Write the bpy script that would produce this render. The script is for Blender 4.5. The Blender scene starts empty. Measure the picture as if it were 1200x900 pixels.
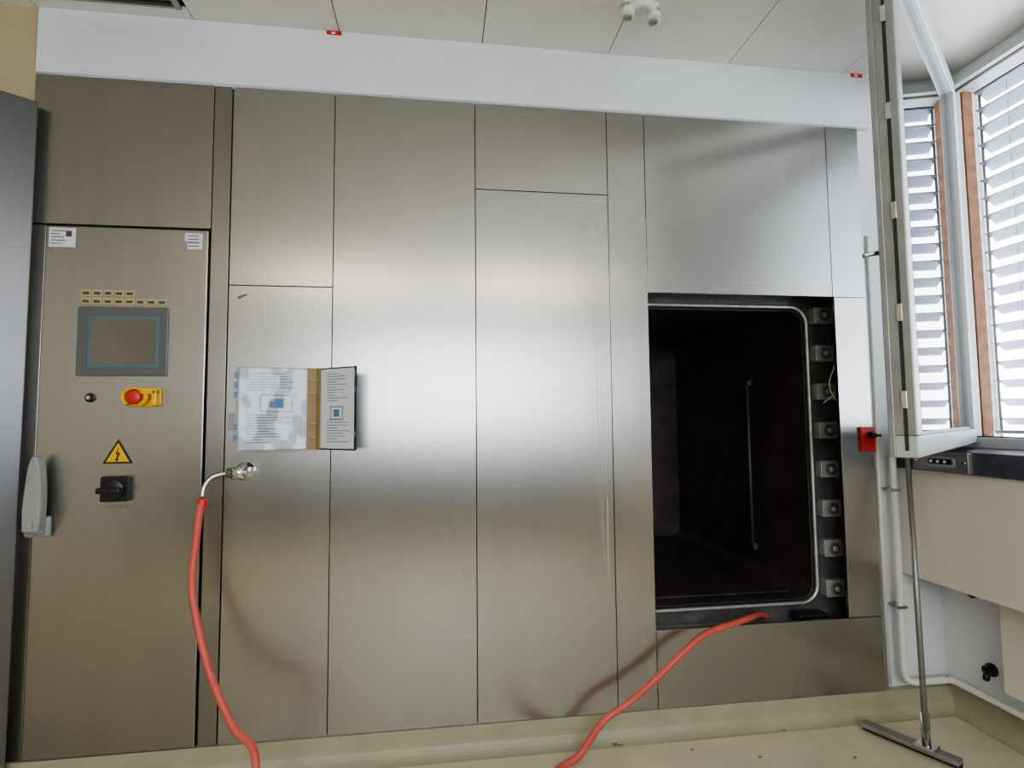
import bpy, bmesh, math, random
from mathutils import Vector, Matrix
random.seed(7)
S=bpy.context.scene; COL=S.collection
try: S.view_settings.look='AgX - Medium High Contrast'
except Exception: pass
# ------------------------------------------------------------ materials
def mat(name,col,rough=0.5,metal=0.0,noise=0.0,nscale=8.0,bump=0.0,bscale=40.0,emit=None,estr=0,ior=None,coat=0):
    m=bpy.data.materials.new(name); m.use_nodes=True; nt=m.node_tree; b=nt.nodes['Principled BSDF']
    b.inputs['Base Color'].default_value=(*col,1); b.inputs['Roughness'].default_value=rough; b.inputs['Metallic'].default_value=metal
    if coat: b.inputs['Coat Weight'].default_value=coat
    tc=nt.nodes.new('ShaderNodeTexCoord')
    n=nt.nodes.new('ShaderNodeTexNoise'); n.inputs['Scale'].default_value=nscale; n.inputs['Detail'].default_value=5
    nt.links.new(tc.outputs['Object'],n.inputs['Vector'])
    mx=nt.nodes.new('ShaderNodeMix'); mx.data_type='RGBA'; mx.blend_type='MULTIPLY'
    mx.inputs[6].default_value=(*col,1)
    r=nt.nodes.new('ShaderNodeMapRange'); r.inputs[1].default_value=.3; r.inputs[2].default_value=.7; r.inputs[3].default_value=1-noise; r.inputs[4].default_value=1
    nt.links.new(n.outputs[0],r.inputs[0]); mx.inputs[0].default_value=1
    cb=nt.nodes.new('ShaderNodeCombineColor')
    for i in range(3): nt.links.new(r.outputs[0],cb.inputs[i])
    nt.links.new(cb.outputs[0],mx.inputs[7]); nt.links.new(mx.outputs[2],b.inputs['Base Color'])
    if bump:
        n2=nt.nodes.new('ShaderNodeTexNoise'); n2.inputs['Scale'].default_value=bscale; nt.links.new(tc.outputs['Object'],n2.inputs['Vector'])
        bp=nt.nodes.new('ShaderNodeBump'); bp.inputs['Strength'].default_value=1; bp.inputs['Distance'].default_value=bump
        nt.links.new(n2.outputs[0],bp.inputs['Height']); nt.links.new(bp.outputs[0],b.inputs['Normal'])
    if emit: b.inputs['Emission Color'].default_value=(*emit,1); b.inputs['Emission Strength'].default_value=estr
    return m
def steel(name,col,rough=.25,aniso=.6,seed=0.0,stain=.05,wav=.0008):
    m=bpy.data.materials.new(name); m.use_nodes=True; nt=m.node_tree; L=nt.links; N=nt.nodes; b=N['Principled BSDF']
    b.inputs['Metallic'].default_value=1
    b.inputs['Anisotropic'].default_value=aniso
    tg=N.new('ShaderNodeCombineXYZ'); tg.inputs[0].default_value=1
    L.new(tg.outputs[0],b.inputs['Tangent'])
    tc=N.new('ShaderNodeTexCoord')
    def noise(sc,scl,det=4):
        mp=N.new('ShaderNodeMapping'); mp.inputs['Scale'].default_value=scl; mp.inputs['Location'].default_value=(seed,seed*2,seed*.7)
        L.new(tc.outputs['Object'],mp.inputs[0]); n=N.new('ShaderNodeTexNoise'); n.inputs['Scale'].default_value=sc; n.inputs['Detail'].default_value=det
        L.new(mp.outputs[0],n.inputs['Vector']); return n.outputs[0]
    def mr(s,a,c,d,e):
        r=N.new('ShaderNodeMapRange'); L.new(s,r.inputs[0])
        for i,v in zip((1,2,3,4),(a,c,d,e)): r.inputs[i].default_value=v
        return r.outputs[0]
    grain=noise(4,(160,160,3),2)
    blotch=noise(1.3,(1,1,1),1); drip=noise(2,(8,8,.6),1)
    def mth(op,a,bb):
        q=N.new('ShaderNodeMath'); q.operation=op
        for i,v in enumerate((a,bb)):
            if isinstance(v,(int,float)): q.inputs[i].default_value=v
            else: L.new(v,q.inputs[i])
        return q.outputs[0]
    L.new(mr(blotch,.25,.75,rough-.015,rough+.02),b.inputs['Roughness'])
    v=mth('MULTIPLY',mr(grain,.25,.75,.975,1.015),mr(blotch,.3,.75,1,1-stain))
    v=mth('MULTIPLY',v,mr(drip,.4,.85,1,1-stain*.6))
    mx=N.new('ShaderNodeVectorMath'); mx.operation='SCALE'; mx.inputs[0].default_value=col; L.new(v,mx.inputs['Scale'])
    L.new(mx.outputs[0],b.inputs['Base Color'])
    wv=noise(1.3,(1,1,1),0)
    bp=N.new('ShaderNodeBump'); bp.inputs['Distance'].default_value=wav*2; L.new(wv,bp.inputs['Height'])
    L.new(bp.outputs[0],b.inputs['Normal'])
    return m
def glass(name,fac=.5,rough=.0,tint=(1,1,1)):
    m=bpy.data.materials.new(name); m.use_nodes=True; nt=m.node_tree; nt.nodes.clear()
    o=nt.nodes.new('ShaderNodeOutputMaterial'); mx=nt.nodes.new('ShaderNodeMixShader'); t=nt.nodes.new('ShaderNodeBsdfTransparent'); g=nt.nodes.new('ShaderNodeBsdfGlossy')
    g.inputs['Roughness'].default_value=rough; t.inputs[0].default_value=(*tint,1)
    f=nt.nodes.new('ShaderNodeFresnel'); f.inputs[0].default_value=1.45
    k=nt.nodes.new('ShaderNodeMath'); k.operation='MULTIPLY'; k.use_clamp=True; k.inputs[1].default_value=fac*2
    nt.links.new(f.outputs[0],k.inputs[0]); nt.links.new(k.outputs[0],mx.inputs[0]); nt.links.new(t.outputs[0],mx.inputs[1]); nt.links.new(g.outputs[0],mx.inputs[2]); nt.links.new(mx.outputs[0],o.inputs[0])
    return m
STC=(.48,.465,.448)
STEELS=[steel('brushed_steel_%d'%i,STC,rough=.27,seed=i*3.7) for i in range(5)]
ST_DOOR=steel('brushed_steel_door',(.41,.392,.365),rough=.28,seed=11,stain=.08)
ST_STRIP=steel('brushed_steel_strip',(.37,.352,.33),rough=.28,seed=17,stain=.08)
ST_PLAIN=mat('steel_plain',(.6,.59,.57),.3,.9,noise=.1)
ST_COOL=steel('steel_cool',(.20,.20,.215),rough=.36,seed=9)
CHROME=mat('chrome',(.6,.59,.57),.18,1,noise=.1,nscale=30)
GASKET=mat('gasket_ring_metal',(.60,.59,.57),.38,.75,noise=.2,nscale=25)
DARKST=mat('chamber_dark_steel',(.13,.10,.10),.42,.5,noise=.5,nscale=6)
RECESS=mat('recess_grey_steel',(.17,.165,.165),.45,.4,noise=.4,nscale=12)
BLOCKM=mat('lock_block_steel',(.42,.42,.42),.4,.3,noise=.3,nscale=25)
BLACKGAP=mat('joint_black',(.012,.012,.012),.7)
VENTM=mat('vent_dark_grey',(.05,.05,.05),.6,noise=.1)
WALL_W=mat('paint_white',(.72,.735,.755),.55,noise=.05,nscale=5,bump=.0006,bscale=60)
WALL_B=mat('paint_beige',(.46,.38,.24),.6,noise=.06,nscale=4,bump=.0006,bscale=60)
WALL_C=mat('paint_cream',(.72,.68,.61),.6,noise=.05,nscale=4)
CEIL=mat('ceiling_board',(.74,.72,.66),.6,noise=.05,nscale=3)
FLOORM=mat('epoxy_floor',(.62,.57,.42),.38,noise=.18,nscale=5,bump=.0005,bscale=30)
PLINTH=mat('plinth_coating',(.38,.355,.255),.45,noise=.15,nscale=7)
ALU=mat('window_aluminium',(.34,.345,.33),.42,.7,noise=.2,nscale=10)
ALUW=mat('window_frame_light',(.46,.47,.46),.45,.2,noise=.08,nscale=10)
RUBBER=mat('rubber_seal',(.02,.02,.02),.6)
WOOD=mat('weathered_wood',(.26,.11,.04),.6,noise=.4,nscale=20)
SLAT=mat('blind_slat',(.26,.27,.33),.45,.3,noise=.12,nscale=8)
SLATE=mat('sill_slate',(.07,.075,.095),.45,noise=.4,nscale=25)
RED=mat('hose_red',(.62,.12,.095),.45,noise=.15,nscale=20,bump=.0004,bscale=90)
REDP=mat('plastic_red',(.6,.03,.03),.35,noise=.05)
YEL=mat('plastic_yellow',(.80,.45,.015),.4,noise=.05)
BLK=mat('plastic_black',(.015,.015,.017),.35,noise=.1)
GREYP=mat('plastic_grey',(.30,.30,.30),.4,noise=.08)
PIPEW=mat('pipe_white_paint',(.75,.74,.70),.35,noise=.05)
PAPER=mat('paper_white',(.66,.67,.71),.6,noise=.05)
INK=mat('ink',(.06,.06,.07),.6)
INKL=mat('ink_grey',(.16,.16,.18),.6)
BLUE=mat('tab_blue',(.08,.18,.32),.4)
BINDERM=mat('binder_spine',(.30,.21,.09),.5,noise=.2)
HMIF=mat('hmi_bezel',(.13,.14,.14),.35,.3,noise=.05)
HMIS=mat('hmi_screen',(.24,.23,.22),.12,.85,noise=.15,nscale=6)
HMIB=mat('hmi_bluegrey',(.10,.16,.18),.35)
LABEL=mat('label_tan',(.45,.36,.18),.5)
LIME=mat('limescale',(.58,.56,.52),.8)
DIRT=mat('dry_leaf',(.22,.13,.05),.8)
SLEEVE=glass('plastic_sleeve',.75,.08,(.95,.97,1))
GLASS=glass('window_glass',.75,.0,(.95,.97,.96))
LAMPM=mat('added_lamp_diffuser',(.9,.9,.9),.5,emit=(1,.93,.82),estr=4)  # glow of the added, unseen ceiling lamps
BENCH=mat('added_bench_dark',(.05,.045,.04),.4,noise=.2)  # dark tone of the added bench, for its reflection
# ------------------------------------------------------------ helpers
def empty(name,loc=(0,0,0)):
    e=bpy.data.objects.new(name,None); COL.objects.link(e); e.location=loc; e.empty_display_size=.1
    return e
def link(me,name,m,parent=None,smooth=False,bevel=0,seg=2):
    o=bpy.data.objects.new(name,me); COL.objects.link(o)
    if m: me.materials.append(m)
    if smooth:
        for p in me.polygons: p.use_smooth=True
    if bevel:
        md=o.modifiers.new('b','BEVEL'); md.width=bevel; md.segments=seg; md.limit_method='ANGLE'; md.angle_limit=math.radians(35)
    if parent: o.parent=parent; o.matrix_parent_inverse=Matrix.Translation(parent.location).inverted()
    return o
def fromdata(name,vs,fs,m,parent=None,smooth=False,bevel=0,seg=2,M=None):
    me=bpy.data.meshes.new(name)
    if M is not None: vs=[M@Vector(v) for v in vs]
    me.from_pydata([tuple(v) for v in vs],[],fs); bm=bmesh.new(); bm.from_mesh(me); bmesh.ops.recalc_face_normals(bm,faces=bm.faces); bm.to_mesh(me); bm.free()
    return link(me,name,m,parent,smooth,bevel,seg)
def box(name,a,b,m,parent=None,bevel=0,M=None,seg=2):
    x0,y0,z0=a; x1,y1,z1=b
    vs=[(x0,y0,z0),(x1,y0,z0),(x1,y1,z0),(x0,y1,z0),(x0,y0,z1),(x1,y0,z1),(x1,y1,z1),(x0,y1,z1)]
    fs=[(0,3,2,1),(4,5,6,7),(0,1,5,4),(1,2,6,5),(2,3,7,6),(3,0,4,7)]
    return fromdata(name,vs,fs,m,parent,False,bevel,seg,M)
def lathe(name,prof,m,parent=None,origin=(0,0,0),axis=(0,0,1),n=28,M=None):
    """prof: list of (r,h) along axis"""
    ax=Vector(axis).normalized(); q=Vector((0,0,1)).rotation_difference(ax).to_matrix(); o=Vector(origin)
    vs=[];fs=[]
    for r,h in prof:
        for i in range(n):
            a=2*math.pi*i/n; vs.append(o+q@Vector((r*math.cos(a),r*math.sin(a),h)))
    for k in range(len(prof)-1):
        for i in range(n):
            j=(i+1)%n; fs.append((k*n+i,k*n+j,(k+1)*n+j,(k+1)*n+i))
    fs.append(tuple(range(n))[::-1]); fs.append(tuple((len(prof)-1)*n+i for i in range(n)))
    ob=fromdata(name,vs,fs,m,parent,True,0,2,M)
    md=ob.modifiers.new('es','EDGE_SPLIT'); md.split_angle=math.radians(40)
    return ob
def smoothpath(pts,sub=8,closed=False):
    P=[Vector(p) for p in pts]; out=[]; n=len(P)
    rng=range(n if closed else n-1)
    for i in rng:
        p0=P[(i-1)%n] if (closed or i>0) else P[0]*2-P[1]
        p1=P[i]; p2=P[(i+1)%n]; p3=P[(i+2)%n] if (closed or i+2<n) else P[-1]*2-P[-2]
        for s in range(sub):
            t=s/sub
            out.append(.5*((2*p1)+(p2-p0)*t+(2*p0-5*p1+4*p2-p3)*t*t+(3*p1-p0-3*p2+p3)*t**3))
    if not closed: out.append(P[-1])
    return out
def tube(name,path,r,m,parent=None,n=14,closed=False,M=None):
    P=[Vector(p) for p in path]; N=len(P); vs=[];fs=[]
    up=Vector((0.13,.31,.94)); prev=None
    for i in range(N):
        a=P[(i-1)%N] if (closed or i>0) else P[i]; b=P[(i+1)%N] if (closed or i<N-1) else P[i]
        t=(b-a).normalized()
        if prev is None: u=t.cross(up).normalized()
        else: u=(prev-t*prev.dot(t)).normalized()
        prev=u; w=t.cross(u)
        for k in range(n):
            an=2*math.pi*k/n; vs.append(P[i]+(u*math.cos(an)+w*math.sin(an))*r)
    for i in range(N if closed else N-1):
        j=(i+1)%N
        for k in range(n):
            l=(k+1)%n; fs.append((i*n+k,i*n+l,j*n+l,j*n+k))
    if not closed:
        fs.append(tuple(range(n))); fs.append(tuple((N-1)*n+k for k in range(n)))
    return fromdata(name,vs,fs,m,parent,True,0,2,M)
def prismY(name,pts,y0,y1,m,parent=None,bevel=0,M=None,seg=2):
    n=len(pts); vs=[(x,y0,z) for x,z in pts]+[(x,y1,z) for x,z in pts]
    fs=[tuple(range(n)),tuple(range(2*n-1,n-1,-1))]+[(i,(i+1)%n,n+(i+1)%n,n+i) for i in range(n)]
    return fromdata(name,vs,fs,m,parent,False,bevel,seg,M)
def prismX(name,pts,x0,x1,m,parent=None,bevel=0):
    n=len(pts); vs=[(x0,y,z) for y,z in pts]+[(x1,y,z) for y,z in pts]
    fs=[tuple(range(n)),tuple(range(2*n-1,n-1,-1))]+[(i,(i+1)%n,n+(i+1)%n,n+i) for i in range(n)]
    return fromdata(name,vs,fs,m,parent,False,bevel)
def rrect(x0,z0,x1,z1,r,n=8):
    out=[]
    for cx,cz,a0 in ((x1-r,z1-r,0),(x0+r,z1-r,90),(x0+r,z0+r,180),(x1-r,z0+r,270)):
        for i in range(n+1):
            a=math.radians(a0+90*i/n); out.append((cx+r*math.cos(a),cz+r*math.sin(a)))
    return out
H=2.5; CZ=2.76; FZ=-.10
XL=-3.2; XWIN=2.41; YB=-5.2
# ------------------------------------------------------------ room shell
box('floor',(XL-.1,YB-.1,FZ-.1),(XWIN+.25,.3,FZ),FLOORM)
ce=empty('ceiling')
box('slab',(XL-.1,YB-.1,CZ+.012),(XWIN+.25,.3,CZ+.1),BLACKGAP,ce)
xs=[XL,-2.58,-2.02,-1.46,-.90,-.345,.237,.785,1.34,1.90,XWIN+.12]
ys=[0.02,-1.25,-2.5,-3.75,YB]
VE=-.30
for i in range(len(xs)-1):
    for j in range(len(ys)-1):
        if i==3 and j==0: # vent grille in this board
            box('board',(xs[i]+.002,-1.248,CZ),(xs[i+1]-.002,VE,CZ+.012),CEIL,ce); box('board_b',(xs[i]+.002,-.055,CZ),(xs[i+1]-.002,.02,CZ+.012),CEIL,ce); continue
        box('board_%d_%d'%(i,j),(xs[i]+.002,ys[j+1]+.002,CZ),(xs[i+1]-.002,ys[j]-.002,CZ+.012),CEIL,ce)
vg=empty('ceiling_vent_grille')
box('frame_a',(-1.44,VE,CZ-.006),(-.92,VE+.02,CZ+.006),GREYP,vg); box('frame_b',(-1.44,-.065,CZ-.002),(-.92,-.055,CZ+.006),GREYP,vg)
box('frame_c',(-1.44,VE,CZ-.006),(-1.42,-.055,CZ+.006),GREYP,vg); box('frame_d',(-.94,VE,CZ-.006),(-.92,-.055,CZ+.006),GREYP,vg)
for i in range(10):
    y=-.072-i*.021; box('blade_%d'%i,(-1.42,y-.010,CZ-.003),(-.94,y,CZ+.008),VENTM,vg)
wb=empty('wall_back')
box('wall_left_part',(XL,0.002,FZ),(-1.4525,.12,CZ),WALL_B,wb)
box('wall_right_part',(1.968,.03,FZ),(XWIN+.2,.14,CZ),WALL_W,wb)
box('bulkhead',(-1.452,-.004,H+.006),(2.035,.12,CZ),WALL_W,wb,bevel=.003)
box('wall_left',(XL-.1,YB,FZ),(XL,.1,CZ),WALL_C)
wr=empty('wall_rear')
box('lower',(XL,YB-.1,FZ),(XWIN+.2,YB,.95),WALL_C,wr); box('upper',(XL,YB-.1,2.3),(XWIN+.2,YB,CZ),WALL_C,wr)
box('pier_a',(XL,YB-.1,.95),(-1.2,YB,2.3),WALL_C,wr); box('pier_b',(1.9,YB-.1,.95),(XWIN+.2,YB,2.3),WALL_C,wr)
# coving / plinth
cove=[(0.03,0.0),(-.004,0.0),(-.006,-.05)]+[(-.056+.05*math.cos(math.radians(a)),-.05-.05*math.sin(math.radians(a))) for a in (15,30,45,60,75,90)]+[(0.03,-.1)]
prismX('baseboard_back',cove,-3.2,2.29,PLINTH)
cv=[(2.30,.03),(2.285,.03),(2.283,-.05)]+[(2.233+.05*math.cos(math.radians(a)),-.05-.05*math.sin(math.radians(a))) for a in (15,30,45,60,75,90)]+[(2.30,-.1)]
prismY('baseboard_right',cv,YB,.03,PLINTH)
# right wall
rw=empty('wall_right')
box('niche_wall',(2.29,YB,FZ),(2.55,.03,.95),WALL_W,rw)
box('window_header',(XWIN+.02,YB,2.70),(XWIN+.2,.03,CZ),WALL_C,rw)
box('jamb_back',(XWIN+.02,-.005,.95),(XWIN+.2,.03,2.72),WALL_W,rw)
for k,(a,b) in enumerate(((-1.42,-1.36),(-2.78,-2.70),(YB,-4.1))):
    box('window_pier_%d'%k,(XWIN-.03,a,1.03),(XWIN+.2,b,2.72),WALL_C,rw)
box('window_apron_panel',(2.09,YB,.485),(2.125,.025,.95),WALL_C,None,bevel=.003)
box('wall_right_pier',(2.20,YB,.115),(2.29,-.30,.485),WALL_C,None,bevel=.004)
sl=empty('window_sill')
box('sill_slab',(2.07,YB,.95),(2.46,.025,1.037),SLATE,sl,bevel=.004)
# ------------------------------------------------------------ steel front
sf=empty('stainless_steel_wall_cladding')
G=.0013
def panel(n,x0,z0,x1,z1,m,y=0.0,t=.016,tilt=0):
    o=box(n,(x0+G,y,z0+G),(x1-G,y+t,z1-G),m,sf,bevel=.0012,seg=2)
    return o
panel('panel_over_door',-1.452,1.922,-.816,H,ST_DOOR)
panel('frame_strip',-1.452,0,-1.391,1.918,ST_DOOR,y=.002)
panel('column_strip',-.816,0,-.749,H,ST_STRIP,y=.002)
panel('panel_a_top',-.746,1.705,-.359,H,STEELS[2]); panel('panel_a_low',-.746,0,-.359,1.705,STEELS[3])
panel('panel_b',-.359,0,.205,H,STEELS[0])
panel('panel_c_top',.205,2.130,.770,H,STEELS[1]); panel('panel_c_low',.205,0,.770,2.130,STEELS[4])
panel('panel_d',.770,0,.938,H,STEELS[2])
panel('panel_e_top',.938,1.712,1.800,H,STEELS[3])
panel('panel_f_right',1.805,.312,1.963,1.712,STEELS[1]); panel('panel_f_top',1.800,1.712,1.963,H,STEELS[1])
panel('panel_g_low',.938,0,1.963,.312,STEELS[0])
# dark backing behind joints
box('backing_l',(-1.45,.017,0),(.930,.03,H),BLACKGAP,sf); box('backing_t',(.930,.017,1.72),(1.96,.03,H),BLACKGAP,sf)
box('backing_b',(.930,.017,0),(1.96,.03,.305),BLACKGAP,sf); box('backing_r',(1.815,.017,.305),(1.96,.03,1.72),BLACKGAP,sf)
box('side_return',(1.955,.017,0),(1.966,.05,H),ST_PLAIN,sf)
# limescale drips on panel c
dr=random.Random(3)
for x,zt,zb,w in ((.700,2.09,.72,.0026),(.712,2.09,1.05,.0018),(.735,1.25,.45,.0040),(.728,1.7,.60,.0020),(.69,1.4,.95,.0014),(.52,2.12,1.75,.0009),(.47,2.12,1.6,.0008),(.08,1.02,.98,.002)):
    n=40; vs=[];fs=[]
    xx=x
    for i in range(n+1):
        z=zt+(zb-zt)*i/n; xx+=dr.uniform(-.0016,.0016); ww=w*dr.uniform(.2,1)
        vs+=[(xx-ww/2,-.0005,z),(xx+ww/2,-.0005,z)]
        if i: k=2*i; fs.append((k-2,k-1,k+1,k))
    fromdata('limescale_drip',vs,fs,LIME,sf)
box('limescale_line',(.63,-.0005,2.100),(.755,.0,2.1025),LIME,sf)
fromdata('tape_residue',[(-.715,-.0008,1.66),(-.68,-.0008,1.672),(-.675,-.0008,1.668),(-.70,-.0008,1.655),(-.705,-.0008,1.648)],[(0,1,2,3,4)],DIRT,sf)
# oblique side cladding at left
sc=empty('stainless_steel_side_door')
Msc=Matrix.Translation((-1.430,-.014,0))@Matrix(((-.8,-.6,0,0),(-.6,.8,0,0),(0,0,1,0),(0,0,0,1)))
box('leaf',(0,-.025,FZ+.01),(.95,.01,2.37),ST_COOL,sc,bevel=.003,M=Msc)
# ------------------------------------------------------------ control cabinet door
cd=empty('control_cabinet_door')
box('leaf',(-1.388,-.006,.004),(-.822,.012,1.914),ST_DOOR,cd,bevel=.004)
lb=empty('equipment_label')
box('plate',(-1.375,-.008,1.832),(-1.285,-.0065,1.905),PAPER,lb)
for i,w in enumerate((.05,.03,.045,.05,.035)):
    box('line_%d'%i,(-1.368,-.0088,1.892-i*.012),(-1.368+w,-.0082,1.895-i*.012),INK,lb)
box('line_mark',(-1.318,-.0088,1.872),(-1.298,-.0082,1.894),INK,lb)
lb2=empty('equipment_label.001')
box('plate',(-.905,-.008,1.868),(-.842,-.0065,1.900),PAPER,lb2); box('plate_low',(-.895,-.008,1.838),(-.842,-.0065,1.866),PAPER,lb2)
for i in range(4): box('line_%d'%i,(-.893,-.0088,1.888-i*.013),(-.855,-.0082,1.891-i*.013),INK,lb2)
ts=empty('touchscreen_panel')
prismY('bezel',rrect(-1.262,1.352,-.952,1.610,.006),-.016,-.006,HMIF,ts,bevel=.002)
prismY('inner_border',rrect(-1.222,1.382,-.980,1.575,.004),-.0185,-.016,HMIB,ts,bevel=.001)
box('screen',(-1.212,-.0195,1.396),(-.992,-.0185,1.563),HMIS,ts)
tg=empty('button_tag_strip')
for row,(n,z) in enumerate(((5,1.650),(8,1.619))):
    for i in range(n):
        x=-1.258+i*.0375
        box('tag_%d_%d'%(row,i),(x,-.009,z),(x+.035,-.0062,z+.024),LABEL,tg,bevel=.001)
        box('tagmark_%d_%d'%(row,i),(x+.006,-.0098,z+.006),(x+.028,-.009,z+.016),INK,tg)
kb=empty('key_lock_button')
lathe('collar',[(.017,0),(.017,.006),(.012,.009),(.012,.014),(.004,.014)],BLK,kb,(-1.212,-.006,1.272),(0,-1,0)); lathe('key_slot',[(.007,.0),(.007,.003)],CHROME,kb,(-1.212,-.0195,1.272),(0,-1,0))
es=empty('emergency_stop_button')
prismY('yellow_base',rrect(-1.092,1.238,-.966,1.308,.012),-.020,-.0062,YEL,es,bevel=.003)
vs=[];fs=[];n=24
for i in range(n+1):
    a=math.radians(-60+300*i/n-0)
    for r,y in ((.030,-.018),(.030,-.05),(.037,-.05),(.039,-.018)):
        vs.append((-1.046+r*math.cos(a)*1.2,y,1.273+r*math.sin(a)*.95))
    if i:
        k=4*i
        for q in range(4): fs.append((k-4+q,k-4+(q+1)%4,k+(q+1)%4,k+q))
fromdata('shroud',vs,fs,YEL,es,True)
box('shroud_arm',(-1.03,-.045,1.282),(-.970,-.018,1.306),YEL,es,bevel=.006); box('shroud_side',(-.990,-.045,1.24),(-.970,-.018,1.30),YEL,es,bevel=.006)
lathe('stem',[(.012,0),(.012,.02)],BLK,es,(-1.046,-.016,1.272),(0,-1,0))
lathe('mushroom',[(.016,0),(.023,.004),(.025,.010),(.022,.016),(.012,.019),(.002,.020)],REDP,es,(-1.046,-.034,1.272),(0,-1,0))
ws=empty('high_voltage_warning_sign')
def tri(cx,cz,s,y0,y1,m,n): prismY(n,[(cx-s,cz-s*.62),(cx+s,cz-s*.62),(cx,cz+s*1.12)],y0,y1,m,ws,bevel=.0004)
tri(-1.112,1.062,.052,-.0075,-.0062,BLK,'border'); tri(-1.112,1.061,.040,-.0085,-.0075,YEL,'field')
prismY('bolt',[(-1.108,1.092),(-1.120,1.063),(-1.112,1.065),(-1.117,1.046),(-1.121,1.048),(-1.114,1.036),(-1.108,1.047),(-1.112,1.047),(-1.103,1.070),(-1.112,1.069)],-.0092,-.0085,BLK,ws)
rs=empty('rotary_main_switch')
prismY('base',rrect(-1.160,.893,-1.062,.985,.008),-.024,-.0062,BLK,rs,bevel=.003)
lathe('dial',[(.036,0),(.036,.012),(.030,.016),(.001,.016)],BLK,rs,(-1.111,-.024,.939),(0,-1,0))
box('grip',(-1.155,-.062,.926),(-1.075,-.036,.948),BLK,rs,bevel=.006)
box('label_under',(-1.155,-.0075,.868),(-1.075,-.0065,.880),ST_STRIP,rs)
# handle
dh=empty('cabinet_door_handle')
DX=.028
box('base_plate',(-1.430+DX,-.03,.775),(-1.345+DX,-.0065,.850),GREYP,dh,bevel=.012,seg=3)
prof=[(-1.408,.80),(-1.356,.80),(-1.350,.88),(-1.352,.96),(-1.360,1.03),(-1.371,1.065),(-1.387,1.065),(-1.398,1.03),(-1.406,.95),(-1.411,.88)]
prismY('lever',[(x+DX,z) for x,z in prof],-.070,-.03,GREYP,dh,bevel=.014,seg=4)
box('lever_neck',(-1.405+DX,-.05,.79),(-1.355+DX,-.02,.84),GREYP,dh,bevel=.008)
box('lock_insert',(-1.393+DX,-.073,.815),(-1.370+DX,-.067,.838),CHROME,dh,bevel=.002)
# ------------------------------------------------------------ chamber
ch=empty('sterilizer_chamber')
hole=rrect(.925,.345,1.755,1.685,.075); outer=rrect(.88,.26,1.93,1.76,.001)
n=len(hole)
vs=[(x,.15,z) for x,z in hole]+[(x,.15,z) for x,z in outer]
fs=[(i,(i+1)%n,n+(i+1)%n,n+i) for i in range(n)]
fromdata('flange',vs,fs,RECESS,ch)
vs=[(x,.15,z) for x,z in hole]+[(x,1.55,z) for x,z in hole]
fs=[(i,(i+1)%n,n+(i+1)%n,n+i) for i in range(n)]+[tuple(range(n,2*n))]
fromdata('chamber_liner',vs,fs,DARKST,ch)
vs=[(x,.03,z) for x,z in outer]+[(x,.15,z) for x,z in outer]
fromdata('recess_sides',vs,[(i,(i+1)%n,n+(i+1)%n,n+i) for i in range(n)],RECESS,ch)
ring=rrect(.920,.338,1.765,1.692,.08)
tube('gasket_ring',[(x,.138,z) for x,z in ring],.0090,GASKET,ch,n=10,closed=True)
ring2=rrect(.935,.353,1.750,1.677,.07)
tube('inner_seal',[(x,.150,z) for x,z in ring2],.006,RUBBER,ch,n=8,closed=True)
tube('rack_guide_rail',[(1.735,.60,.49),(1.735,.60,1.37)],.008,RECESS,ch)
box('rack_guide_foot',(1.735,.59,.47),(1.757,.61,.50),RECESS,ch); box('rack_guide_top',(1.735,.59,1.35),(1.757,.61,1.38),RECESS,ch)
box('floor_grate',(.98,.25,.352),(1.70,1.45,.36),DARKST,ch)
for i in range(8):
    z=1.650-i*.178
    prismY('lock_block_%d'%i,rrect(1.785,z-.038,1.885,z+.038,.008),.105,.149,BLOCKM,ch,bevel=.003)
    lathe('lock_bolt_%d'%i,[(.026,0),(.026,.004),(.021,.006)],RECESS,ch,(1.832,.105,z),(0,-1,0))
    lathe('lock_pin_%d'%i,[(.012,0),(.012,.008),(.009,.010)],BLOCKM,ch,(1.832,.099,z),(0,-1,0))
tube('cable_white',smoothpath([(1.90,.10,1.50),(1.86,.08,1.42),(1.83,.085,1.32),(1.87,.08,1.22),(1.90,.10,1.14)]),.003,PIPEW,ch,n=8)
tube('cable_white_b',smoothpath([(1.91,.10,1.44),(1.88,.07,1.38),(1.85,.075,1.29),(1.80,.09,1.24)]),.0025,PIPEW,ch,n=8)
box('drip_tray',(.945,.03,.262),(1.80,.148,.275),ST_PLAIN,ch)
box('black_stop_block',(1.62,.06,.275),(1.76,.13,.312),BLK,ch,bevel=.006)
# ------------------------------------------------------------ ring binder
rb=empty('ring_binder')
def leaf(n,pa,pb,z0,z1,t,m,off=0.0,inset=0.0,zi=0.0):
    """slab between 2D points pa->pb (x,y), normal offset off toward camera"""
    a=Vector((pa[0],pa[1],0)); b=Vector((pb[0],pb[1],0)); dd=(b-a).normalized(); nn=Vector((dd.y,-dd.x,0))
    a=a+dd*inset+nn*off; b=b-dd*inset+nn*off
    vs=[a+Vector((0,0,z0+zi)),b+Vector((0,0,z0+zi)),b+Vector((0,0,z1-zi)),a+Vector((0,0,z1-zi))]
    vs+=[v+nn*t for v in vs]
    return fromdata(n,vs,[(0,1,2,3),(7,6,5,4),(0,4,5,1),(1,5,6,2),(2,6,7,3),(3,7,4,0)],m,rb)
LA,LB=(-.668,-.125),(-.412,-.052); RA,RB=(-.392,-.052),(-.238,-.165)
ZA,ZB=1.072,1.378
leaf('cover_left',LA,LB,ZA,ZB,.003,GREYP); leaf('cover_right',RA,RB,ZA,ZB,.003,BLK)
leaf('spine',LB,RA,ZA,ZB,.003,BINDERM)
leaf('pages_left',LA,LB,ZA,ZB,.008,PAPER,.003,.014,.006); leaf('pages_right',RA,RB,ZA,ZB,.006,PAPER,.003,.010,.006)
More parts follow.
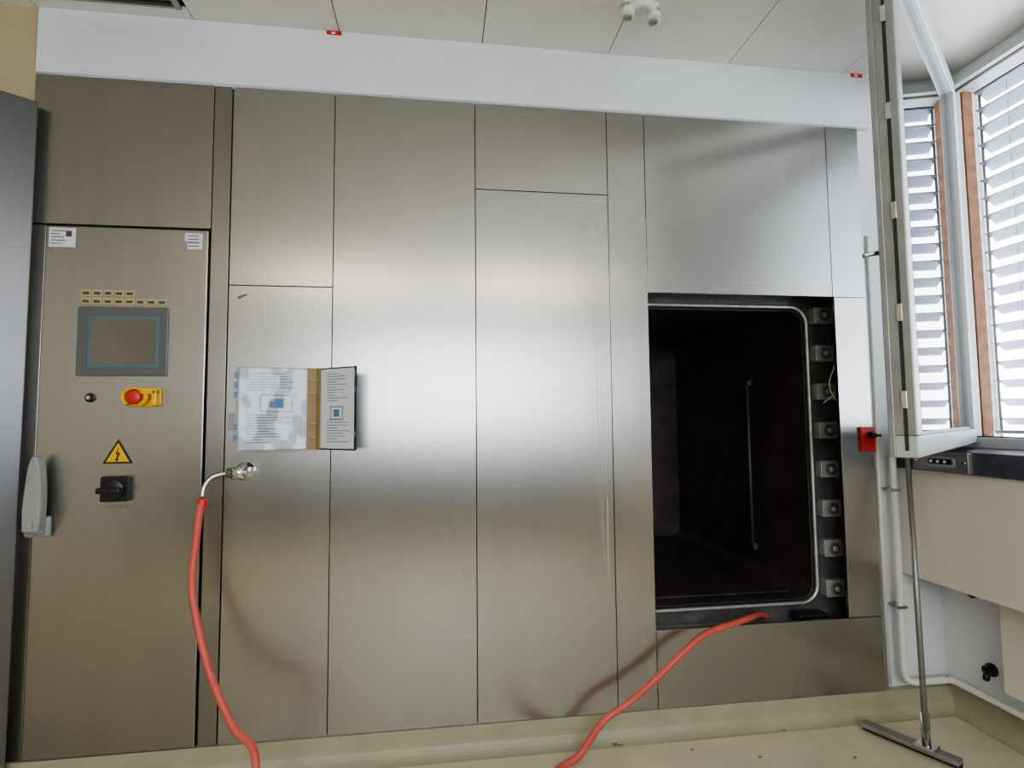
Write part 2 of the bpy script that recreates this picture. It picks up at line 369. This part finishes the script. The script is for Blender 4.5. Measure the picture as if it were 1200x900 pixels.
leaf('spine_strip_l',(-.436,-.061),(-.405,-.052),ZA,ZB,.006,BINDERM,.009); leaf('spine_strip_r',(-.398,-.052),(-.380,-.066),ZA,ZB,.006,BINDERM,.007)
# slightly wavy plastic sleeve over the left page
a=Vector((LA[0],LA[1],0)); b=Vector((LB[0],LB[1],0)); dd=(b-a).normalized(); nn=Vector((dd.y,-dd.x,0)); Lw=(b-a).length
vs=[];fs=[];nx,nz=24,28
for j in range(nz+1):
    for i in range(nx+1):
        u=i/nx; w=j/nz; wav=.0026*math.sin(9*u+4*w)*math.sin(7*w+3*u)+.0014*math.sin(13*u-7*w)
        p=a+dd*(.012+(Lw-.04)*u)+nn*(.0165+wav); vs.append((p.x,p.y,ZA+.004+(ZB-ZA-.008)*w))
for j in range(nz):
    for i in range(nx):
        k=j*(nx+1)+i; fs.append((k,k+1,k+nx+2,k+nx+1))
fromdata('sleeve_left',vs,fs,SLEEVE,rb,True)
def txt(pa,pb,z,u0,u1,off,h=.0025,m=INKL):
    a=Vector((pa[0],pa[1],0)); b=Vector((pb[0],pb[1],0))
    p=a.lerp(b,u0); q=a.lerp(b,u1); leaf('text_line',(p.x,p.y),(q.x,q.y),z,z+h,.0004,m,off)
r2=random.Random(5)
for i in range(26):
    z=1.352-i*.0100
    if 7<=i<=14: continue
    txt(LA,LB,z,.14,.14+r2.uniform(.2,.6),.0112,.0026)
for i in range(26):
    z=1.352-i*.0100
    if 11<=i<=16: continue
    txt(RA,RB,z,.26,.26+r2.uniform(.2,.6),.0092,.0026)
txt(LA,LB,1.212,.3,.72,.0112,.066,GREYP); txt(LA,LB,1.218,.32,.70,.0116,.054,PAPER); txt(LA,LB,1.228,.42,.60,.0118,.034,BLUE)
txt(RA,RB,1.182,.35,.7,.0092,.052,GREYP); txt(RA,RB,1.188,.38,.67,.0096,.040,PAPER); txt(RA,RB,1.195,.45,.6,.0098,.026,BLUE)
for z in (1.335,1.30,1.265,1.15,1.11): txt(LA,LB,z,-.02,.03,.006,.022,BLUE)
for z in (1.34,1.28,1.12): txt(RA,RB,z,.97,1.01,.006,.022,BLUE)
for z in (1.12,1.17,1.28,1.33):
    tube('binder_ring',[(-.41+.020*math.cos(a),-.066-.016*math.sin(a),z) for a in [math.radians(k*20) for k in range(10)]],.0022,CHROME,rb,n=6)
box('wall_bracket',(-.44,-.052,1.13),(-.37,-.001,1.31),GREYP,rb,bevel=.004)
box('side_clip',(-.690,-.13,1.15),(-.664,-.10,1.21),GREYP,rb,bevel=.004)
# ------------------------------------------------------------ tap
tp=empty('water_tap')
lathe('rosette',[(.036,0),(.036,.004),(.026,.012),(.014,.016),(.014,.05)],CHROME,tp,(-.668,0,.992),(0,-1,0))
lathe('valve_body',[(.017,0),(.022,.006),(.022,.045),(.017,.05)],CHROME,tp,(-.645,-.055,.992),(-1,0,0))
lathe('valve_knob',[(.016,0),(.021,.004),(.021,.020),(.014,.026),(.002,.027)],CHROME,tp,(-.668,-.068,.992),(0,-1,0))
for k in range(4):
    a=math.radians(45+90*k); tube('knob_spoke_%d'%k,[(-.668,-.085,.992),(-.668+.030*math.cos(a),-.085,.992+.030*math.sin(a))],.006,CHROME,tp,n=8)
lathe('union_nut',[(.013,0),(.018,.003),(.018,.020),(.013,.023)],CHROME,tp,(-.694,-.055,.992),(-1,0,0),n=6)
tube('outlet_bend',smoothpath([(-.70,-.055,.992),(-.735,-.06,.988),(-.765,-.07,.975),(-.782,-.08,.945),(-.786,-.085,.91)]),.009,CHROME,tp)
def C(x,z,dy):
    k=1-dy/2.184; return (.061+(x-.061)*k,-dy,1.179+(z-1.179)*k)
h1=empty('red_water_hose')
pts=[(-.786,-.085,.905),C(-.826,.86,.09),C(-.838,.735,.10),C(-.848,.58,.12),C(-.826,.446,.14),C(-.790,.30,.17),C(-.750,.19,.20),C(-.69,.06,.24),C(-.612,-.055,.30),(-.50,-.43,-.065),(-.50,-.62,-.085),(-.66,-.90,-.086),(-1.0,-1.2,-.086),(-1.5,-1.4,-.086)]
tube('hose',smoothpath(pts),.0125,RED,h1)
lathe('ferrule',[(.014,0),(.016,.002),(.016,.033),(.014,.036)],REDP,h1,(-.786,-.085,.87),(0,0,1))
h2=empty('red_water_hose.001')
pts=[(1.50,.12,.295),(1.43,.07,.325),(1.36,.01,.337),(1.26,-.035,.335),C(1.15,.285,.06),C(1.04,.21,.08),C(.93,.12,.09),C(.82,.04,.10),C(.705,-.03,.11),(.575,-.12,-.078),(.47,-.20,-.087),(.40,-.50,-.087),(.46,-.9,-.087),(.7,-1.8,-.087)]
tube('hose',smoothpath(pts),.0130,RED,h2)
# ------------------------------------------------------------ window
wn=empty('window_1')
XF=XWIN
def frame(parent,y0,y1,z0,z1,w,x0,x1,m,tag):
    box(tag+'_bottom',(x0,y0,z0),(x1,y1,z0+w),m,parent,bevel=.003); box(tag+'_top',(x0,y0,z1-w),(x1,y1,z1),m,parent,bevel=.003)
    box(tag+'_a',(x0,y0,z0+w),(x1,y0+w,z1-w),m,parent,bevel=.003); box(tag+'_b',(x0,y1-w,z0+w),(x1,y1,z1-w),m,parent,bevel=.003)
frame(wn,-1.36,-.005,1.037,2.72,.045,XF-.03,XF+.05,ALUW,'fixed_frame')
frame(wn,-1.312,-.048,1.083,2.677,.005,XF+.0,XF+.02,RUBBER,'seal')
for a,b in ((-1.35,-1.31),(-.052,-.012)): box('outer_wood_post',(XF+.055,a,1.05),(XF+.11,b,2.71),WOOD,wn,bevel=.003)
for a,b in ((1.05,1.08),(2.68,2.71)): box('outer_rail',(XF+.055,-1.31,a),(XF+.11,-.052,b),ALUW,wn,bevel=.003)
HX,HY=2.375,-.065; FX,FY=1.37,-.80
Ls=math.hypot(HX-FX,HY-FY); ex=Vector(((FX-HX)/Ls,(FY-HY)/Ls,0)); ey=Vector((0,0,1)).cross(ex)
Ms=Matrix(((ex.x,ey.x,0,HX),(ex.y,ey.y,0,HY),(0,0,1,0),(0,0,0,1)))
Z0,Z1=1.060,2.690
sa=wn
w=.062
box('sash_bottom',(0,-.028,Z0),(Ls,.028,Z0+w),ALUW,sa,bevel=.004,M=Ms); box('sash_top',(0,-.028,Z1-w),(Ls,.028,Z1),ALUW,sa,bevel=.004,M=Ms)
box('sash_hinge_stile',(0,-.028,Z0+w),(w,.028,Z1-w),ALUW,sa,bevel=.004,M=Ms); box('sash_lock_stile',(Ls-w,-.028,Z0+w),(Ls,.028,Z1-w),ALU,sa,bevel=.004,M=Ms)
box('sash_overlap_lip',(Ls-.004,-.040,Z0),(Ls+.010,-.024,Z1),ALU,sa,bevel=.002,M=Ms)
box('sash_lock_groove',(Ls-.001,-.003,Z0+.02),(Ls+.002,.006,Z1-.02),RUBBER,sa,M=Ms)
for z in (1.2,1.45,1.75,2.05,2.35,2.55): box('lock_cam_%.2f'%z,(Ls,-.006,z),(Ls+.006,.008,z+.05),CHROME,sa,bevel=.001,M=Ms)
for a,b,c,dd in ((w,Ls-w,Z0+w,Z0+w+.008),(w,Ls-w,Z1-w-.008,Z1-w)): box('glazing_bead',(a,-.012,c),(b,.012,dd),GREYP,sa,M=Ms)
for a,b in ((w,w+.008),(Ls-w-.008,Ls-w)): box('glazing_bead',(a,-.012,Z0+w),(b,.012,Z1-w),GREYP,sa,M=Ms)
box('sash_glass',(w,-.003,Z0+w),(Ls-w,.003,Z1-w),GLASS,sa,M=Ms)
tube('window_latch_arm',[Ms@Vector(p) for p in [(Ls-.02,-.02,1.665),(Ls-.02,-.055,1.665),(Ls+.02,-.075,1.655)]],.007,CHROME,sa)
for z in (1.2,2.55): lathe('hinge_%.1f'%z,[(.010,0),(.010,.09)],CHROME,sa,(HX,HY+.022,z))
for k,(a,b) in enumerate(((-2.70,-1.42),(-4.10,-2.78))):
    w2=empty('window_%d'%(k+2))
    frame(w2,a,b,1.037,2.72,.05,XF-.03,XF+.05,ALUW,'fixed_frame'); frame(w2,a+.05,b-.05,1.087,2.67,.06,XF-.05,XF+.02,ALUW,'sash')
    box('glass',(XF-.01,a+.11,1.147),(XF-.004,b-.11,2.61),GLASS,w2)
w4=empty('window_4')  # added window out of view, mirrored as the bright band in the steel
for a,b in ((-1.2,.35),(.35,1.9)):
    box('fb',(a,YB-.06,.95),(b,YB-.01,1.0),ALUW,w4); box('ft',(a,YB-.06,2.25),(b,YB-.01,2.3),ALUW,w4); box('fl',(a,YB-.06,1.0),(a+.05,YB-.01,2.25),ALUW,w4); box('fr',(b-.05,YB-.06,1.0),(b,YB-.01,2.25),ALUW,w4)
    box('glass',(a+.05,YB-.04,1.0),(b-.05,YB-.035,2.25),GLASS,w4)
def blind(name,y0,y1,zlo,tilt):
    vb=empty(name); vs=[];fs=[]; z=2.68; XB=2.60
    while z>zlo:
        base=len(vs)
        for yy in (y0,y1):
            for k in range(6):
                s=-.04+.08*k/5; bow=.008*(1-(s/.04)**2)
                vs.append((XB+s*math.cos(tilt)-bow*math.sin(tilt),yy,z+s*math.sin(tilt)+bow*math.cos(tilt)))
        for k in range(5): fs.append((base+k,base+k+1,base+6+k+1,base+6+k))
        z-=.085
    o=fromdata('slats',vs,fs,SLAT,vb,True)
    md=o.modifiers.new('s','SOLIDIFY'); md.thickness=.001
    for yy in (y0+.12,(y0+y1)/2,y1-.12):
        tube('ladder_cord',[(XB,yy,z),(XB,yy,2.72)],.0012,GREYP,vb,n=5)
    box('head_rail',(XB-.04,y0,2.70),(XB+.04,y1,2.75),SLAT,vb); box('bottom_rail',(XB-.04,y0,z+.03),(XB+.04,y1,z+.045),SLAT,vb,bevel=.003)
    tube('guide_rail',[(XB,y1+.004,1.04),(XB,y1+.004,2.74)],.006,ALU,vb,n=8)
blind('venetian_blind',-1.38,-.02,1.14,math.radians(-24))
blind('venetian_blind.001',-2.74,-1.40,1.14,math.radians(-24))
# control plate on the sill front
cp=empty('window_control_box')
Mz=Matrix(((0,1,0,0),(1,0,0,0),(0,0,1,0),(0,0,0,1)))
prismY('plate',rrect(-.352,.954,-.105,1.034,.006),2.050,2.071,ALU,cp,bevel=.003,M=Mz)
prismY('window_slot',rrect(-.300,.972,-.150,1.014,.014),2.047,2.051,GREYP,cp,bevel=.002,M=Mz)
prismY('dark_slot',rrect(-.290,.985,-.185,1.006,.008),2.045,2.048,BLK,cp,M=Mz)
for y in (-.335,-.122): lathe('screw',[(.006,0),(.005,.002)],CHROME,cp,(2.05,y,.994),(-1,0,0),n=12)
for y in (-.2,-.23,-.26): lathe('knob',[(.006,0),(.006,.004)],PAPER,cp,(2.046,y,.995),(-1,0,0),n=12)
rk=empty('red_key_switch')
prismY('plate',rrect(1.895,1.022,1.965,1.132,.004),-.012,-.0005,REDP,rk,bevel=.002)
lathe('lock',[(.016,0),(.016,.014),(.010,.016),(.010,.03)],BLK,rk,(1.940,-.012,1.095),(0,-1,0)); box('key',(1.940,-.045,1.09),(1.966,-.03,1.10),BLK,rk)
pp=empty('heating_pipe')
tube('pipe_a',smoothpath([(2.035,-.02,1.12),(2.035,-.02,.6),(2.035,-.02,.2),(2.035,-.025,.075),(2.06,-.03,.045),(2.12,-.03,.04),(2.235,-.03,.04)]),.014,PIPEW,pp)
for z in (.35,.85): box('pipe_clip',(2.015,-.035,z),(2.055,.0295,z+.012),CHROME,pp)
p2=empty('heating_pipe.001'); tube('pipe_run',smoothpath([(2.236,-.03,.04),(2.248,-.045,.04),(2.25,-.08,.04),(2.25,-.6,.04),(2.25,-2.5,.04)]),.014,PIPEW,p2)
p3=empty('riser_pipe'); tube('pipe_b',[(1.990,.012,.01),(1.990,.012,2.0)],.009,PIPEW,p3)
sk=empty('cable_outlet')
lathe('flange',[(.026,0),(.026,.006),(.018,.010),(.018,.03),(.012,.03)],BLK,sk,(2.29,-.178,.143),(-1,0,0)); tube('stub',[(2.27,-.178,.143),(2.235,-.20,.12)],.012,BLK,sk)
sk=empty('pipe_end_cap')
lathe('cap',[(.02,0),(.02,.01),(.012,.014)],BLK,sk,(2.29,-.117,.43),(-1,0,0))
# squeegee
sq=empty('floor_squeegee')
A=Vector((1.775,-.085,-.075)); B=Vector((1.925,-.37,-.075)); mid=A.lerp(B,.68)
dv=(B-A).normalized(); nv=Vector((-dv.y,dv.x,0)); Lq=(B-A).length
Mq=Matrix(((dv.x,nv.x,0,A.x),(dv.y,nv.y,0,A.y),(0,0,1,-.10),(0,0,0,1)))
box('rail',(0,-.024,.018),(Lq,.024,.036),ALU,sq,bevel=.004,M=Mq); box('rubber_blade',(0,-.004,.002),(Lq,.004,.02),RUBBER,sq,M=Mq); box('rubber_blade_b',(0,.010,.002),(Lq,.016,.02),RUBBER,sq,M=Mq)
box('socket_plate',(Lq*.68-.035,-.03,.032),(Lq*.68+.035,.03,.044),CHROME,sq,bevel=.004,M=Mq)
top=Vector((2.048,-.085,1.03))
tube('pole',[mid+Vector((0,0,.03)),top],.0105,ALU,sq)
tube('socket',[mid+Vector((0,0,.012)),mid+(top-mid)*.11],.015,CHROME,sq)
# ceiling fitting
cf=empty('ceiling_pipe_fitting')
for x,y in ((.765,-.30),(.872,-.29)):
    lathe('drop_%.2f'%x,[(.022,0),(.028,.004),(.028,.026),(.020,.030),(.020,.065)],PIPEW,cf,(x,y,CZ-.065))
    lathe('nozzle_%.2f'%x,[(.012,0),(.019,.003),(.019,.015)],ST_PLAIN,cf,(x,y,CZ-.079))
    lathe('collar_%.2f'%x,[(.024,0),(.024,.008)],ST_PLAIN,cf,(x,y,CZ-.030))
tube('bridge',smoothpath([(.765,-.30,CZ-.035),(.80,-.33,CZ-.03),(.84,-.33,CZ-.03),(.872,-.29,CZ-.035)]),.017,PIPEW,cf)
lathe('rose',[(.045,0),(.05,.006)],PIPEW,cf,(.82,-.31,CZ-.006))
for nm,x0,x1 in (('red_tape_marker',-.395,-.335),('red_tape_marker.001',1.94,2.0)):
    e=empty(nm); box('tape',(x0,-.0055,2.742),(x1,-.0042,2.759),REDP,e); box('tape_edge',(x0+.02,-.0062,2.746),(x1-.025,-.0055,2.754),PAPER,e)
# floor debris
db=empty('dry_leaf_debris'); r3=random.Random(9)
for x,y,s in ((.74,-.04,.018),(.76,-.05,.012),(1.45,-.05,.012),(1.25,-.2,.01),(1.02,-.12,.008),(1.6,-.25,.01),(.9,-.22,.007)):
    vs=[];k=9
    for i in range(k):
        a=2*math.pi*i/k; rr=s*r3.uniform(.45,1.1); vs.append((x+rr*math.cos(a),y+rr*.6*math.sin(a),FZ+.002+r3.uniform(0,.006)))
    vs.append((x,y,FZ+.009)); fs=[(i,(i+1)%k,k) for i in range(k)]
    fromdata('leaf',vs,fs,DIRT,db)
# unseen bench and luminaires, added to put dark and bright bands in the steel
bn=empty('added_dark_bench')  # added out of view, mirrored as the dark band in the steel
box('carcass',(-2.6,YB+.02,FZ+.08),(2.0,YB+.62,.78),BENCH,bn,bevel=.004); box('worktop',(-2.62,YB+.01,.78),(2.02,YB+.66,.82),SLATE,bn,bevel=.004); box('kick',(-2.55,YB+.05,FZ),(1.95,YB+.55,FZ+.08),BLK,bn)
for i in range(8):
    x=-2.58+i*.575; box('door_front_%d'%i,(x,YB+.62,FZ+.1),(x+.56,YB+.638,.76),BENCH,bn,bevel=.003); box('pull_%d'%i,(x+.2,YB+.64,.68),(x+.36,YB+.66,.69),CHROME,bn,bevel=.002)
for k,x in enumerate((-1.6,.3)):
    lf=empty('added_luminaire' if k==0 else 'added_luminaire.001')  # added lamps out of view, to light the room and brighten the steel
    box('housing',(x,-3.95,CZ-.06),(x+1.4,-3.65,CZ),PIPEW,lf,bevel=.004); box('diffuser',(x+.03,-3.93,CZ-.068),(x+1.37,-3.67,CZ-.058),LAMPM,lf)
# ------------------------------------------------------------ light
def area(name,loc,rot,sx,sy,power,col):
    l=bpy.data.lights.new(name,'AREA'); l.shape='RECTANGLE'; l.size=sx; l.size_y=sy; l.energy=power; l.color=col
    o=bpy.data.objects.new(name,l); COL.objects.link(o); o.location=loc; o.rotation_euler=rot; return o
area('added_luminaire_light',(-.9,-3.8,CZ-.08),(0,0,0),1.3,.25,30,(1,.92,.8)); area('added_luminaire_light.001',(1.0,-3.8,CZ-.08),(0,0,0),1.3,.25,30,(1,.92,.8))  # area lights of the added, unseen luminaires
wd=bpy.data.worlds.new('w'); S.world=wd; wd.use_nodes=True; nt=wd.node_tree; bg=nt.nodes['Background']
bg.inputs[0].default_value=(.85,.92,1,1); bg.inputs[1].default_value=10.0
for loc,rot,sx,sy in (((2.47,-.68,1.88),(0,math.radians(90),0),1.6,1.25),((2.47,-2.06,1.88),(0,math.radians(90),0),1.6,1.25),((2.47,-3.44,1.88),(0,math.radians(90),0),1.6,1.25),((.35,YB-.08,1.62),(math.radians(90),0,0),3.0,1.3)):
    o=area('window_portal',loc,rot,sx,sy,1,(1,1,1)); o.data.cycles.is_portal=True
# ------------------------------------------------------------ camera
yaw,pit,rol=.1320,.0650,-.0090
f=Vector((math.sin(yaw)*math.cos(pit),math.cos(yaw)*math.cos(pit),math.sin(pit))); r=Vector((math.cos(yaw),-math.sin(yaw),0)); u=r.cross(f)
R=r*math.cos(rol)+u*math.sin(rol); U=-r*math.sin(rol)+u*math.cos(rol)
cam=bpy.data.cameras.new('camera'); cam.sensor_width=36; cam.lens=36*.908*700/1200; cam.clip_start=.02
co=bpy.data.objects.new('camera',cam); COL.objects.link(co)
co.matrix_world=Matrix(((R.x,U.x,-f.x,.061),(R.y,U.y,-f.y,-2.184),(R.z,U.z,-f.z,1.179),(0,0,0,1)))
S.camera=co
